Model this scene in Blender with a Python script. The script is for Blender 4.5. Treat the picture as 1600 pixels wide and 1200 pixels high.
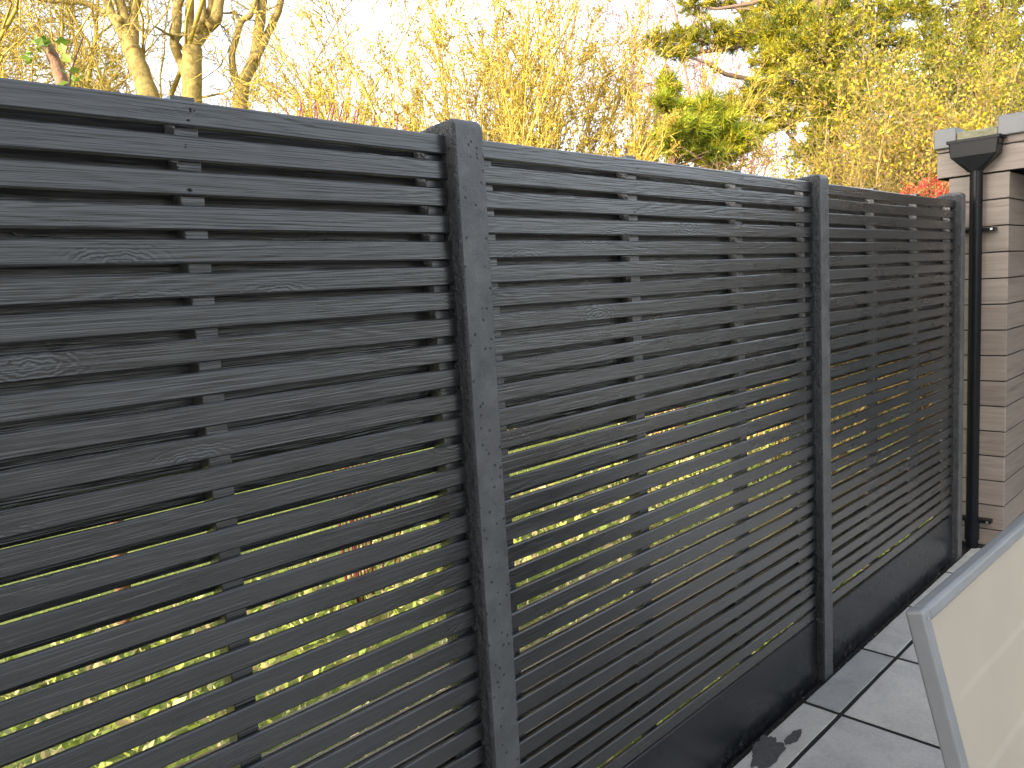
import bpy, math, random
import numpy as np
from mathutils import Vector, Matrix, noise

for o in list(bpy.data.objects):
    bpy.data.objects.remove(o)
scene = bpy.context.scene
C = scene.collection
rnd = random.Random(7)
R = math.radians

# ------------------------------------------------------------------ camera
CAM = Vector((0.0, -1.380, 1.744))
YAW, PITCH, ROLL, FPX = 0.78941, 0.118945, -0.057774, 1225.3
_f = Vector((math.cos(YAW)*math.cos(PITCH), math.sin(YAW)*math.cos(PITCH), -math.sin(PITCH)))
_r0 = Vector((math.sin(YAW), -math.cos(YAW), 0)); _u0 = _r0.cross(_f)
_r = _r0*math.cos(ROLL) + _u0*math.sin(ROLL); _u = _u0*math.cos(ROLL) - _r0*math.sin(ROLL)
cam_d = bpy.data.cameras.new('camera'); cam = bpy.data.objects.new('camera', cam_d); C.objects.link(cam)
cam_d.sensor_width = 36; cam_d.lens = FPX/1600*36; cam_d.clip_end = 2000; cam_d.clip_start = 0.02
M = Matrix((_r, _u, -_f)).transposed().to_4x4(); M.translation = CAM
cam.matrix_world = M
scene.camera = cam

# ------------------------------------------------------------------ sky, sun, exposure
SUN_EL = R(20); SUN_DIR = Vector((-0.985, -0.13, 0)).normalized()      # horizontal direction TOWARDS the sun
world = bpy.data.worlds.new('World'); scene.world = world; world.use_nodes = True
nt = world.node_tree; nt.nodes.clear()
sky = nt.nodes.new('ShaderNodeTexSky'); sky.sky_type = 'NISHITA'; sky.sun_disc = False
sky.sun_elevation = SUN_EL
sky.sun_rotation = math.atan2(SUN_DIR.x, SUN_DIR.y)
sky.air_density = 1.0; sky.dust_density = 3.5; sky.ozone_density = 0.6
bg = nt.nodes.new('ShaderNodeBackground'); bg.inputs['Strength'].default_value = 0.15
wo = nt.nodes.new('ShaderNodeOutputWorld')
hs = nt.nodes.new('ShaderNodeHueSaturation'); hs.inputs['Saturation'].default_value = 0.40      # thin high haze whitens the whole sky
nt.links.new(sky.outputs[0], hs.inputs['Color']); nt.links.new(hs.outputs[0], bg.inputs[0]); nt.links.new(bg.outputs[0], wo.inputs[0])
sl = bpy.data.lights.new('sun', 'SUN'); sl.energy = 2.2; sl.angle = R(0.55); sl.color = (1.0, 0.80, 0.52)
sun = bpy.data.objects.new('sun', sl); C.objects.link(sun)
sd = Vector((SUN_DIR.x*math.cos(SUN_EL), SUN_DIR.y*math.cos(SUN_EL), math.sin(SUN_EL)))
sun.rotation_euler = sd.to_track_quat('Z', 'Y').to_euler(); sun.location = sd*30
vs = scene.view_settings
vs.view_transform = 'Standard'; vs.look = 'None'; vs.gamma = 1; vs.use_curve_mapping = False
vs.exposure = 2.03
scene.cycles.max_bounces = 6; scene.cycles.diffuse_bounces = 3; scene.cycles.glossy_bounces = 3; scene.cycles.transmission_bounces = 3
scene.render.resolution_x = 1024; scene.render.resolution_y = 768

# ------------------------------------------------------------------ helpers
def at(px, py, depth):
    return CAM + (_f + _r*((px-800)/FPX) - _u*((py-600)/FPX))*depth

class MB:
    """collects vertices and faces, builds ONE mesh object"""
    def __init__(s): s.v = []; s.f = []; s.c = []; s.n = 0; s.cc = []
    def add(s, vs_, fs, col=None):
        vs_ = np.asarray(vs_, dtype=np.float64).reshape(-1, 3)
        s.v.append(vs_)
        for a in ([fs] if isinstance(fs, np.ndarray) else [np.asarray(x).reshape(1, -1) for x in fs]):
            s.f.append(a.astype(np.int64) + s.n)
        s.n += len(vs_)
        s.c.append(np.tile(np.asarray(col if col is not None else (1, 1, 1), dtype=np.float64), (len(vs_), 1)) if col is None or np.ndim(col) == 1 else np.asarray(col))
    def box(s, a, b, col=None):
        x0, y0, z0 = a; x1, y1, z1 = b
        s.add([(x0,y0,z0),(x1,y0,z0),(x1,y1,z0),(x0,y1,z0),(x0,y0,z1),(x1,y0,z1),(x1,y1,z1),(x0,y1,z1)],
              np.array([(0,3,2,1),(4,5,6,7),(0,1,5,4),(1,2,6,5),(2,3,7,6),(3,0,4,7)]), col)
    def tube(s, pts, rad, n=5, col=None, cap=True):
        P = np.asarray(pts, dtype=np.float64); k = len(P)
        T = np.gradient(P, axis=0); T /= (np.linalg.norm(T, axis=1, keepdims=True)+1e-9)
        ref = np.array([0.31, 0.17, 0.93]) if abs(T[0] @ np.array([0.31, 0.17, 0.93])) < .92 else np.array([0.9, -.3, 0.2])
        A = np.cross(T, ref); A /= (np.linalg.norm(A, axis=1, keepdims=True)+1e-9); B = np.cross(T, A)
        an = np.arange(n)*2*math.pi/n
        rad = np.broadcast_to(np.asarray(rad, dtype=np.float64), (k,))
        V = P[:, None, :] + rad[:, None, None]*(np.cos(an)[None, :, None]*A[:, None, :] + np.sin(an)[None, :, None]*B[:, None, :])
        i = np.arange(k-1)[:, None]*n; j = np.arange(n)[None, :]; j2 = (j+1) % n
        F = np.stack([i+j, i+j2, i+n+j2, i+n+j], axis=-1).reshape(-1, 4)
        s.add(V.reshape(-1, 3), F, col)
        if cap and n >= 4:
            s.f.append(np.array([list(range(n))[::-1]])+s.n-k*n); s.f.append(np.array([list(range((k-1)*n, k*n))])+s.n-k*n)
    def build(s, name, mat, parent=None, smooth=False, kind=None, usecol=False, loc=None):
        me = bpy.data.meshes.new(name)
        V = np.concatenate(s.v); me.vertices.add(len(V))
        if loc is not None: V = V - np.asarray(loc)
        me.vertices.foreach_set('co', V.astype(np.float32).ravel())
        tot = sum(a.size for a in s.f); npoly = sum(len(a) for a in s.f)
        me.loops.add(tot); me.polygons.add(npoly)
        me.loops.foreach_set('vertex_index', np.concatenate([a.ravel() for a in s.f]).astype(np.int32))
        sz = np.concatenate([np.full(len(a), a.shape[1]) for a in s.f]); st = np.concatenate([[0], np.cumsum(sz)[:-1]])
        me.polygons.foreach_set('loop_start', st.astype(np.int32)); me.polygons.foreach_set('loop_total', sz.astype(np.int32))
        me.polygons.foreach_set('use_smooth', np.full(npoly, smooth))
        if usecol:
            ca = me.color_attributes.new('tint', 'FLOAT_COLOR', 'POINT')
            ca.data.foreach_set('color', np.concatenate([np.concatenate(s.c), np.ones((len(V), 1))], axis=1).astype(np.float32).ravel())
        me.update(calc_edges=True); me.validate()
        me.materials.append(mat)
        return link(name, me, parent, kind, loc)

def link(name, me, parent=None, kind=None, loc=None):
    o = bpy.data.objects.new(name, me); C.objects.link(o)
    if parent: o.parent = parent
    if loc is not None: o.location = loc
    if kind: o['kind'] = kind
    return o
def tag(o, label, cat, group=None):
    o['label'] = label; o['category'] = cat
    if group: o['group'] = group
    return o
def thing(name, label, cat, loc=(0, 0, 0), group=None):
    o = bpy.data.objects.new(name, None); C.objects.link(o); o.location = loc; o.empty_display_size = .1
    return tag(o, label, cat, group)

# ------------------------------------------------------------------ materials
def newmat(name):
    m = bpy.data.materials.new(name); m.use_nodes = True
    t = m.node_tree; t.nodes.clear()
    out = t.nodes.new('ShaderNodeOutputMaterial'); b = t.nodes.new('ShaderNodeBsdfPrincipled')
    t.links.new(b.outputs[0], out.inputs[0])
    return m, t, b, out
def N(t, kind, **kw):
    n = t.nodes.new(kind)
    for k, v in kw.items():
        if k.startswith('i_'):
            key = k[2:]; n.inputs[int(key) if key.isdigit() else key.replace('_', ' ')].default_value = v
        else: setattr(n, k, v)
    return n
def L(t, a, b): t.links.new(a, b)
def ramp(t, fac, stops):
    n = t.nodes.new('ShaderNodeValToRGB'); e = n.color_ramp.elements
    while len(e) < len(stops): e.new(.5)
    for i, (p, c) in enumerate(stops):
        e[i].position = p; e[i].color = (*c, 1) if len(c) == 3 else c
    L(t, fac, n.inputs[0]); return n.outputs[0]
def math_(t, op, a, b=None, c=None):
    n = t.nodes.new('ShaderNodeMath'); n.operation = op
    for i, x in enumerate((a, b, c)):
        if x is None: continue
        if isinstance(x, (int, float)): n.inputs[i].default_value = x
        else: L(t, x, n.inputs[i])
    return n.outputs[0]
def objcoord(t, scale=(1, 1, 1), rand=True, gen='Object'):
    tc = N(t, 'ShaderNodeTexCoord'); mp = N(t, 'ShaderNodeMapping'); mp.inputs['Scale'].default_value = scale
    src = tc.outputs[gen]
    if rand:
        oi = N(t, 'ShaderNodeObjectInfo'); cb = N(t, 'ShaderNodeCombineXYZ')
        L(t, math_(t, 'MULTIPLY', oi.outputs['Random'], 37.0), cb.inputs[0])
        L(t, math_(t, 'MULTIPLY', oi.outputs['Random'], 91.0), cb.inputs[1])
        L(t, math_(t, 'MULTIPLY', oi.outputs['Random'], 53.0), cb.inputs[2])
        ad = N(t, 'ShaderNodeVectorMath', operation='ADD'); L(t, src, ad.inputs[0]); L(t, cb.outputs[0], ad.inputs[1]); src = ad.outputs[0]
    L(t, src, mp.inputs[0]); return mp.outputs[0]
def noise_(t, vec, scale, detail=4, rough=.55, dist=0):
    n = N(t, 'ShaderNodeTexNoise'); n.inputs['Scale'].default_value = scale; n.inputs['Detail'].default_value = detail
    n.inputs['Roughness'].default_value = rough; n.inputs['Distortion'].default_value = dist
    L(t, vec, n.inputs['Vector']); return n.outputs[0]
def bump(t, b, h, strength, dist, prev=None):
    n = N(t, 'ShaderNodeBump'); n.inputs['Strength'].default_value = strength; n.inputs['Distance'].default_value = dist
    L(t, h, n.inputs['Height'])
    if prev is not None: L(t, prev, n.inputs['Normal'])
    L(t, n.outputs[0], b.inputs['Normal']); L(t, n.outputs[0], b.inputs['Coat Normal']); return n.outputs[0]
def mixc(t, fac, a, b, blend='MIX'):
    n = N(t, 'ShaderNodeMix', data_type='RGBA', blend_type=blend)
    if isinstance(fac, (int, float)): n.inputs[0].default_value = fac
    else: L(t, fac, n.inputs[0])
    for i, x in ((6, a), (7, b)):
        if isinstance(x, tuple): n.inputs[i].default_value = (*x, 1)
        else: L(t, x, n.inputs[i])
    return n.outputs[2]

def mat_painted_wood():
    m, t, b, _ = newmat('black_painted_timber')
    oi = N(t, 'ShaderNodeObjectInfo')
    v1 = objcoord(t, (1.1, 14, 14)); v2 = objcoord(t, (4, 330, 330)); v3 = objcoord(t, (1, 1, 1))
    low = noise_(t, v1, 1.0, 2, .5, .4)                       # bends the growth rings
    ring = math_(t, 'SINE', math_(t, 'MULTIPLY', low, 75.0))
    fib = noise_(t, v2, 1.0, 2, .6)
    # knots
    vk = objcoord(t, (3.0, 9.0, 9.0))
    vo = N(t, 'ShaderNodeTexVoronoi'); vo.inputs['Scale'].default_value = 1.0; L(t, vk, vo.inputs['Vector'])
    sp = N(t, 'ShaderNodeSeparateColor'); L(t, vo.outputs['Color'], sp.inputs[0])
    gate = math_(t, 'GREATER_THAN', sp.outputs[0], .58)
    kd = math_(t, 'ADD', vo.outputs['Distance'], math_(t, 'MULTIPLY', noise_(t, v3, 55, 1), .10))
    knot = math_(t, 'MULTIPLY', ramp(t, kd, [(.13, (1, 1, 1)), (.22, (0, 0, 0))]), gate)
    kring = math_(t, 'MULTIPLY', math_(t, 'SINE', math_(t, 'MULTIPLY', kd, 110.0)), math_(t, 'MULTIPLY', ramp(t, kd, [(.10, (1, 1, 1)), (.42, (0, 0, 0))]), gate))
    h = math_(t, 'ADD', math_(t, 'MULTIPLY', ring, .22), math_(t, 'MULTIPLY', fib, 1.5))
    h = math_(t, 'ADD', h, math_(t, 'MULTIPLY', kring, 0.5))
    n1 = bump(t, b, h, 0.55, 0.0012)
    # uneven coats of paint
    vm = objcoord(t, (3, 12, 12)); coat = noise_(t, vm, 1.0, 3, .65, .3)
    base = ramp(t, coat, [(.30, (.003, .0036, .0046)), (.5, (.006, .0070, .0085)), (.70, (.015, .0163, .0185))])
    base = mixc(t, math_(t, 'MULTIPLY', math_(t, 'SUBTRACT', ring, -1.0), .16), base, (.016, .017, .018))
    base = mixc(t, ramp(t, fib, [(.42, (0, 0, 0)), (.72, (.6,)*3)]), base, (.022, .0235, .025))
    tone = N(t, 'ShaderNodeHueSaturation'); L(t, base, tone.inputs['Color'])
    L(t, math_(t, 'ADD', .6, math_(t, 'MULTIPLY', oi.outputs['Random'], .9)), tone.inputs['Value'])
    base = mixc(t, math_(t, 'MULTIPLY', knot, .6), tone.outputs[0], (.012, .013, .015))
    sc = ramp(t, noise_(t, objcoord(t, (22, 95, 95)), 1.0, 2, .7), [(.70, (0, 0, 0)), (.78, (1, 1, 1))])
    base = mixc(t, math_(t, 'MULTIPLY', sc, .40), base, (.075, .077, .078))
    L(t, base, b.inputs['Base Color'])
    rg = ramp(t, coat, [(.3, (.22,)*3), (.7, (.42,)*3)]); L(t, rg, b.inputs['Roughness'])
    b.inputs['Specular IOR Level'].default_value = .6
    b.inputs['Coat Weight'].default_value = .85; b.inputs['Coat IOR'].default_value = 1.58; b.inputs['Coat Roughness'].default_value = .20
    return m
def mat_painted_concrete():
    m, t, b, _ = newmat('black_painted_concrete')
    v = objcoord(t, (1, 1, 1))
    vo = N(t, 'ShaderNodeTexVoronoi'); vo.inputs['Scale'].default_value = 55; L(t, v, vo.inputs['Vector'])
    sp = N(t, 'ShaderNodeSeparateColor'); L(t, vo.outputs['Color'], sp.inputs[0])
    pit = math_(t, 'MULTIPLY', ramp(t, vo.outputs['Distance'], [(.13, (1, 1, 1)), (.20, (0, 0, 0))]), math_(t, 'GREATER_THAN', sp.outputs[1], .34))
    g = noise_(t, v, 180, 4, .65); g2 = noise_(t, v, 14, 5, .6)
    h = math_(t, 'SUBTRACT', math_(t, 'ADD', math_(t, 'MULTIPLY', g, .35), math_(t, 'MULTIPLY', g2, .5)), math_(t, 'MULTIPLY', pit, 1.6))
    n1 = bump(t, b, h, 1.0, .0036)
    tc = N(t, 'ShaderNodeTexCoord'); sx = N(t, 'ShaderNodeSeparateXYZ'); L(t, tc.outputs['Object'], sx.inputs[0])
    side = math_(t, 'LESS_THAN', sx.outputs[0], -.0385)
    rough = noise_(t, v, 120, 4, .75); rough2 = noise_(t, v, 55, 3, .6)
    bump(t, b, math_(t, 'MULTIPLY', math_(t, 'ADD', rough, rough2), side), 1.0, .012, n1)
    col = ramp(t, g2, [(.3, (.055, .057, .059)), (.55, (.085, .087, .089)), (.8, (.125, .126, .127))])
    col = mixc(t, math_(t, 'MULTIPLY', pit, .75), col, (.008, .008, .009))
    sc = ramp(t, noise_(t, v, 95, 3, .7), [(.70, (0, 0, 0)), (.78, (1, 1, 1))])
    col = mixc(t, math_(t, 'MULTIPLY', sc, .5), col, (.20, .20, .20))
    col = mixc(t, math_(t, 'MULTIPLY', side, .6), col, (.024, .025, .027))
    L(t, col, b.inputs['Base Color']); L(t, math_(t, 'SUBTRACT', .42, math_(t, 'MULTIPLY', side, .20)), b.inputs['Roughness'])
    return m
def mat_gravel_board():
    m, t, b, _ = newmat('satin_black_board')
    v = objcoord(t, (1, 1, 1)); g2 = noise_(t, v, 5, 5, .6); g = noise_(t, v, 90, 3)
    col = ramp(t, g2, [(.3, (.010, .012, .016)), (.7, (.019, .022, .026))])
    tc = N(t, 'ShaderNodeTexCoord'); sz = N(t, 'ShaderNodeSeparateXYZ'); L(t, tc.outputs['Object'], sz.inputs[0])
    spl = math_(t, 'MULTIPLY', ramp(t, noise_(t, v, 38, 4, .7), [(.52, (0, 0, 0)), (.66, (1, 1, 1))]), ramp(t, math_(t, 'ADD', sz.outputs[2], math_(t, 'MULTIPLY', g2, .12)), [(.08, (1, 1, 1)), (.20, (0, 0, 0))]))
    L(t, mixc(t, math_(t, 'MULTIPLY', spl, .5), col, (.10, .095, .085)), b.inputs['Base Color'])
    L(t, ramp(t, g2, [(.3, (.22,)*3), (.7, (.36,)*3)]), b.inputs['Roughness'])
    bump(t, b, math_(t, 'ADD', g, math_(t, 'MULTIPLY', g2, 2.0)), .25, .0012)
    return m
def mat_slab():
    m, t, b, _ = newmat('grey_porcelain_paving')
    v = objcoord(t, (1, 1, 1)); oi = N(t, 'ShaderNodeObjectInfo')
    a = noise_(t, v, 6, 6, .65, .4); c = noise_(t, v, 70, 4, .6)
    col = ramp(t, a, [(.28, (.40, .392, .378)), (.5, (.57, .557, .53)), (.72, (.67, .648, .605))])
    col = mixc(t, .35, col, ramp(t, c, [(.3, (.31, .305, .295)), (.7, (.59, .575, .545))]))
    sp = ramp(t, noise_(t, v, 260, 2), [(.68, (0, 0, 0)), (.74, (1, 1, 1))])
    col = mixc(t, math_(t, 'MULTIPLY', sp, .35), col, (.20, .20, .205))
    # object colour carries each slab's own tone
    mu = mixc(t, 1.0, col, oi.outputs['Color'], 'MULTIPLY')
    L(t, mu, b.inputs['Base Color']); b.inputs['Roughness'].default_value = .62
    bump(t, b, math_(t, 'ADD', math_(t, 'MULTIPLY', a, 1.2), c), .5, .003)
    return m
def mat_noise(name, scale, stops, rough=.8, bs=.4, bd=.004, gen='Object', detail=5):
    m, t, b, _ = newmat(name)
    v = objcoord(t, (1, 1, 1), False, gen); a = noise_(t, v, scale, detail, .65)
    L(t, ramp(t, a, stops), b.inputs['Base Color']); b.inputs['Roughness'].default_value = rough
    if bs: bump(t, b, noise_(t, v, scale*4, 4, .6), bs, bd)
    return m
def mat_cladding():
    m, t, b, _ = newmat('composite_cladding')
    oi = N(t, 'ShaderNodeObjectInfo')
    v = objcoord(t, (2.2, 2.2, 42)); st = noise_(t, v, 1.0, 5, .6, .6); v2 = objcoord(t, (6, 6, 210)); f = noise_(t, v2, 1.0, 3)
    col = ramp(t, st, [(.25, (.128, .102, .085)), (.45, (.232, .192, .160)), (.60, (.272, .230, .196)), (.78, (.325, .285, .252))])
    col = mixc(t, .3, col, ramp(t, f, [(.3, (.18, .147, .122)), (.7, (.32, .276, .238))]))
    tone = N(t, 'ShaderNodeHueSaturation'); L(t, col, tone.inputs['Color'])
    L(t, math_(t, 'ADD', .70, math_(t, 'MULTIPLY', oi.outputs['Random'], .2)), tone.inputs['Value'])
    L(t, tone.outputs[0], b.inputs['Base Color']); b.inputs['Roughness'].default_value = .6
    bump(t, b, f, .25, .0008); return m
def mat_plain(name, col, rough=.5, metal=0.0, var=.12, scale=30, bs=.08, bd=.001):
    m, t, b, _ = newmat(name)
    v = objcoord(t, (1, 1, 1), False); a = noise_(t, v, scale, 4, .6)
    lo = tuple(c*(1-var) for c in col); hi = tuple(min(1, c*(1+var)) for c in col)
    L(t, ramp(t, a, [(.3, lo), (.7, hi)]), b.inputs['Base Color'])
    b.inputs['Roughness'].default_value = rough; b.inputs['Metallic'].default_value = metal
    if bs: bump(t, b, a, bs, bd)
    return m
def mat_sling():
    m, t, b, _ = newmat('beige_mesh_sling')
    tc = N(t, 'ShaderNodeTexCoord'); v = tc.outputs['Object']
    sp = N(t, 'ShaderNodeSeparateXYZ'); L(t, v, sp.inputs[0])
    k = 2*math.pi/.0058
    w = math_(t, 'MULTIPLY', math_(t, 'SINE', math_(t, 'MULTIPLY', sp.outputs[0], k)), math_(t, 'SINE', math_(t, 'MULTIPLY', sp.outputs[1], k)))
    big = noise_(t, v, 4, 4)
    col = ramp(t, math_(t, 'ADD', math_(t, 'MULTIPLY', w, .5), .5), [(.15, (.25, .22, .17)), (.6, (.46, .405, .315)), (.9, (.55, .495, .40))])
    col = mixc(t, .25, col, ramp(t, big, [(.3, (.37, .335, .275)), (.7, (.48, .43, .345))]))
    L(t, col, b.inputs['Base Color']); b.inputs['Roughness'].default_value = .7
    bump(t, b, w, .35, .0006); return m
def mat_tint(name, mul=(1, 1, 1), rough=.55, trans=.0, bark=False, spec=.35):
    m, t, b, out = newmat(name)
    at_ = N(t, 'ShaderNodeAttribute', attribute_name='tint')
    col = at_.outputs['Color']
    if mul != (1, 1, 1): col = mixc(t, 1.0, col, mul, 'MULTIPLY')
    if bark:
        v = objcoord(t, (1, 1, 1), False); a = noise_(t, v, 16, 5, .7); c = noise_(t, v, 60, 4, .7)
        col = mixc(t, 1.0, col, ramp(t, a, [(.3, (.55, .52, .45)), (.6, (1, 1, 1)), (.8, (1.15, 1.1, .95))]), 'MULTIPLY')
        bump(t, b, math_(t, 'ADD', a, math_(t, 'MULTIPLY', c, .5)), .6, .02)
    L(t, col, b.inputs['Base Color']); b.inputs['Roughness'].default_value = rough
    b.inputs['Specular IOR Level'].default_value = spec
    if trans:
        tr = N(t, 'ShaderNodeBsdfTranslucent'); L(t, col, tr.inputs[0]); mx = N(t, 'ShaderNodeMixShader'); mx.inputs[0].default_value = trans
        L(t, b.outputs[0], mx.inputs[1]); L(t, tr.outputs[0], mx.inputs[2]); L(t, mx.outputs[0], out.inputs[0])
    return m

WOOD = mat_painted_wood(); CONC = mat_painted_concrete(); GRAVEL = mat_gravel_board(); SLAB = mat_slab(); CLAD = mat_cladding()
SOIL = mat_noise('dark_joint_sand', 150, [(.3, (.012, .012, .012)), (.6, (.026, .025, .024)), (.85, (.06, .058, .053))], .95, .8, .004)
LAWN = mat_noise('lawn_ground', 3.0, [(.25, (.07, .10, .02)), (.5, (.13, .17, .035)), (.75, (.22, .23, .06))], .9, .8, .02)
BLACKP = mat_plain('black_upvc', (.007, .008, .010), .27, 0, .15, 20, .04)
COPING = mat_plain('grey_coping_trim', (.115, .119, .123), .45, 0, .10, 9, .05)
ALU = mat_plain('silver_grey_frame', (.235, .245, .255), .36, .25, .06, 14, .03)
BLACKP.node_tree.nodes['Principled BSDF'].inputs['Specular IOR Level'].default_value = .12
HOLE = mat_plain('dark_hole', (.006, .006, .006), .8, 0, .1, 20, 0)
STEEL = mat_plain('screw_steel', (.5, .5, .5), .35, .9, .1, 20, 0)
MOSS = mat_noise('mossy_trim', 40, [(.3, (.10, .10, .05)), (.5, (.20, .19, .12)), (.7, (.26, .25, .20))], .9, .6, .006)
RENDER = mat_plain('cream_render', (.50, .45, .38), .85, 0, .08, 12, .2)
ROOFT = mat_plain('roof_tile', (.16, .09, .07), .8, 0, .2, 14, .3)
GLASS = mat_plain('window_glass', (.04, .05, .06), .05, 0, .05, 3, 0)
UPVC = mat_plain('white_frame', (.75, .75, .73), .4, 0, .04, 8, 0)
STAIN = mat_noise('dark_paint_stain', 45, [(.3, (.055, .056, .058)), (.7, (.11, .11, .112))], .75, .3, .002)
SLING = mat_sling()
BARK = mat_tint('tree_bark', rough=.85, bark=True); TWIG = mat_tint('twig_bark', rough=.8)
LEAF = mat_tint('leaf_blade', rough=.5, trans=.35); NEEDLE = mat_tint('pine_needle', rough=.5, trans=.2)

# ------------------------------------------------------------------ ground, patio
g = MB(); g.add([(-250, .06, -.02), (400, .06, -.02), (400, 400, -.02), (-250, 400, -.02)], np.array([(0, 1, 2, 3)]))
g.build('lawn', LAWN, kind='structure')
g = MB(); g.add([(-60, -60, 0), (60, -60, 0), (60, .06, 0), (-60, .06, 0)], np.array([(0, 1, 2, 3)]))
g.build('ground', SOIL, kind='structure')
g = MB(); g.add([(-3.0, -16, .008), (16, -16, .008), (16, -4.5, .008), (-3.0, -4.5, .008)], np.array([(0, 1, 2, 3)]))
g.build('unseen_gravel_yard', mat_noise('grey_gravel', 60, [(.3, (.045, .047, .05)), (.7, (.09, .092, .095))], .9, .5, .01), kind='structure')  # dark yard added behind the camera to set what the fence slats reflect
PZ = .03
patio = bpy.data.objects.new('patio', None); C.objects.link(patio); patio['kind'] = 'structure'
def slab_mesh(x, y, w, d, t=.022, bv=.002):
    me = bpy.data.meshes.new('paving_slab'); zt = t
    rr = random.Random(int((x+20)*977+(y+20)*131)); vs_ = []
    def ringpts(inset, z, jit):
        P = []
        for (ax, ay, bx, by) in ((0, 0, 1, 0), (1, 0, 1, 1), (1, 1, 0, 1), (0, 1, 0, 0)):
            n = 10
            for k in range(n):
                s = k/n; px = (ax+(bx-ax)*s)*w; py = (ay+(by-ay)*s)*d
                j = (rr.random()-.5)*jit
                px = min(max(px, inset), w-inset)+(j if ax == bx else 0); py = min(max(py, inset), d-inset)+(j if ay == by else 0)
                P.append((px, py, z))
        return P
    a = ringpts(0, 0, 0); b_ = ringpts(.0005, zt-bv, .002); c = ringpts(.0035, zt, .0018)
    n = len(a); fs = []
    for i in range(n):
        j = (i+1) % n
        fs.append((i, j, n+j, n+i)); fs.append((n+i, n+j, 2*n+j, 2*n+i))
    fs.append(tuple(range(2*n, 3*n)))
    me.from_pydata(a+b_+c, [], fs); me.materials.append(SLAB); me.update(); return me
gr = MB(); gr.add([(-6, -4.5, PZ-.004), (9, -4.5, PZ-.004), (9, -.041, PZ-.004), (-6, -.041, PZ-.004)], np.array([(0, 1, 2, 3)])); gr.build('grout', SOIL, patio)
xs = [2.885+.6*k for k in range(-13, 14)]
rows = [(-.178, -.040)] + [(-.790-.612*k, -.194-.612*k) for k in range(7)]
stain_slab = None
for ri, (y0, y1) in enumerate(rows):
    for x in xs:
        x0 = x+.0105; x1 = x+.6-.0105
        if ri == 0 and x > 4.9: continue
        if x > 4.6 and ri == 0: x1 = 5.2
        me = slab_mesh(x0, y0, x1-x0, y1-y0)
        o = link('paving_slab', me, patio, None, (x0, y0, PZ-.022))
        k = rnd.uniform(.90, 1.08); o.color = (k, k, k*rnd.uniform(.98, 1.02), 1)
        if ri == 0 and abs(x-2.885) < .01: o.color = (.70, .715, .735, 1); o['label'] = 'darker blue-grey cut slab beside the second concrete post'
        if ri == 0 and abs(x-2.285) < .01: stain_slab = o; o.color = (1.0, 1.0, .99, 1)
        if ri == 1 and abs(x-2.285) < .01: o.color = (1.04, 1.04, 1.06, 1)
# spilt paint stain on the slab by the fence
s = MB(); pts = []
for k in range(46):
    a = k/46*2*math.pi
    r_ = 1+.33*noise.noise((math.cos(a)*1.6, math.sin(a)*1.6, 3.1))+.20*noise.noise((math.cos(a)*6, math.sin(a)*6, 1.7))
    pts.append((.115*r_*math.cos(a)-.075*.0*math.sin(a), .048*r_*math.sin(a)))
ca, sa = math.cos(.25), math.sin(.25)
c0 = (2.47, -.085)
V = [(c0[0]+p[0]*ca-p[1]*sa-stain_slab.location.x, c0[1]+p[0]*sa+p[1]*ca-stain_slab.location.y, .0235) for p in pts]
s.add(V, [tuple(range(len(V)))])
pts2 = []
for k in range(30):
    a = k/30*2*math.pi; r_ = 1+.45*noise.noise((math.cos(a)*2.2, math.sin(a)*2.2, 8.1))
    pts2.append((2.62+.062*r_*math.cos(a)-stain_slab.location.x, -.118+.020*r_*math.sin(a)-stain_slab.location.y, .0240))
s.add(pts2, [tuple(range(30))])
s.build('paint_stain', STAIN, stain_slab)

# ------------------------------------------------------------------ fence
TOP = 2.10; SW = .0425; ST = .013; BD = .042; GAPSHIFT = .0282; BW2 = .0410
def slat_mesh(L_, seed, w=SW, t=ST):
    rr = random.Random(seed); b = MB(); ns = 8; ch = .0028
    prof = [(0, ch), (ch, 0), (t-ch, 0), (t, ch), (t, w-ch), (t-ch, w), (ch, w), (0, w-ch)]
    A = rr.uniform(-.0016, .0016); ph = rr.uniform(0, 6); By = rr.uniform(-.0012, .0012); V = []
    for i in range(ns+1):
        x = i/ns*L_; dz = A*math.sin(math.pi*i/ns*2+ph); dy = By*math.sin(math.pi*i/ns+ph)
        for (y, z) in prof: V.append((x, y+dy, z+dz+rr.uniform(-.0003, .0003)))
    F = [(i*8+j, (i+1)*8+j, (i+1)*8+(j+1) % 8, i*8+(j+1) % 8) for i in range(ns) for j in range(8)]
    b.add(V, np.array(F)); b.f.append(np.array([list(range(8))])); b.f.append(np.array([list(range(ns*8, ns*8+8))[::-1]]))
    me = bpy.data.meshes.new('slat')
    allV = np.concatenate(b.v); fl = [tuple(int(q) for q in r) for a in b.f for r in a]
    me.from_pydata([tuple(v) for v in allV], [], [f[::-1] for f in fl]); me.materials.append(WOOD); me.update(); return me
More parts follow.
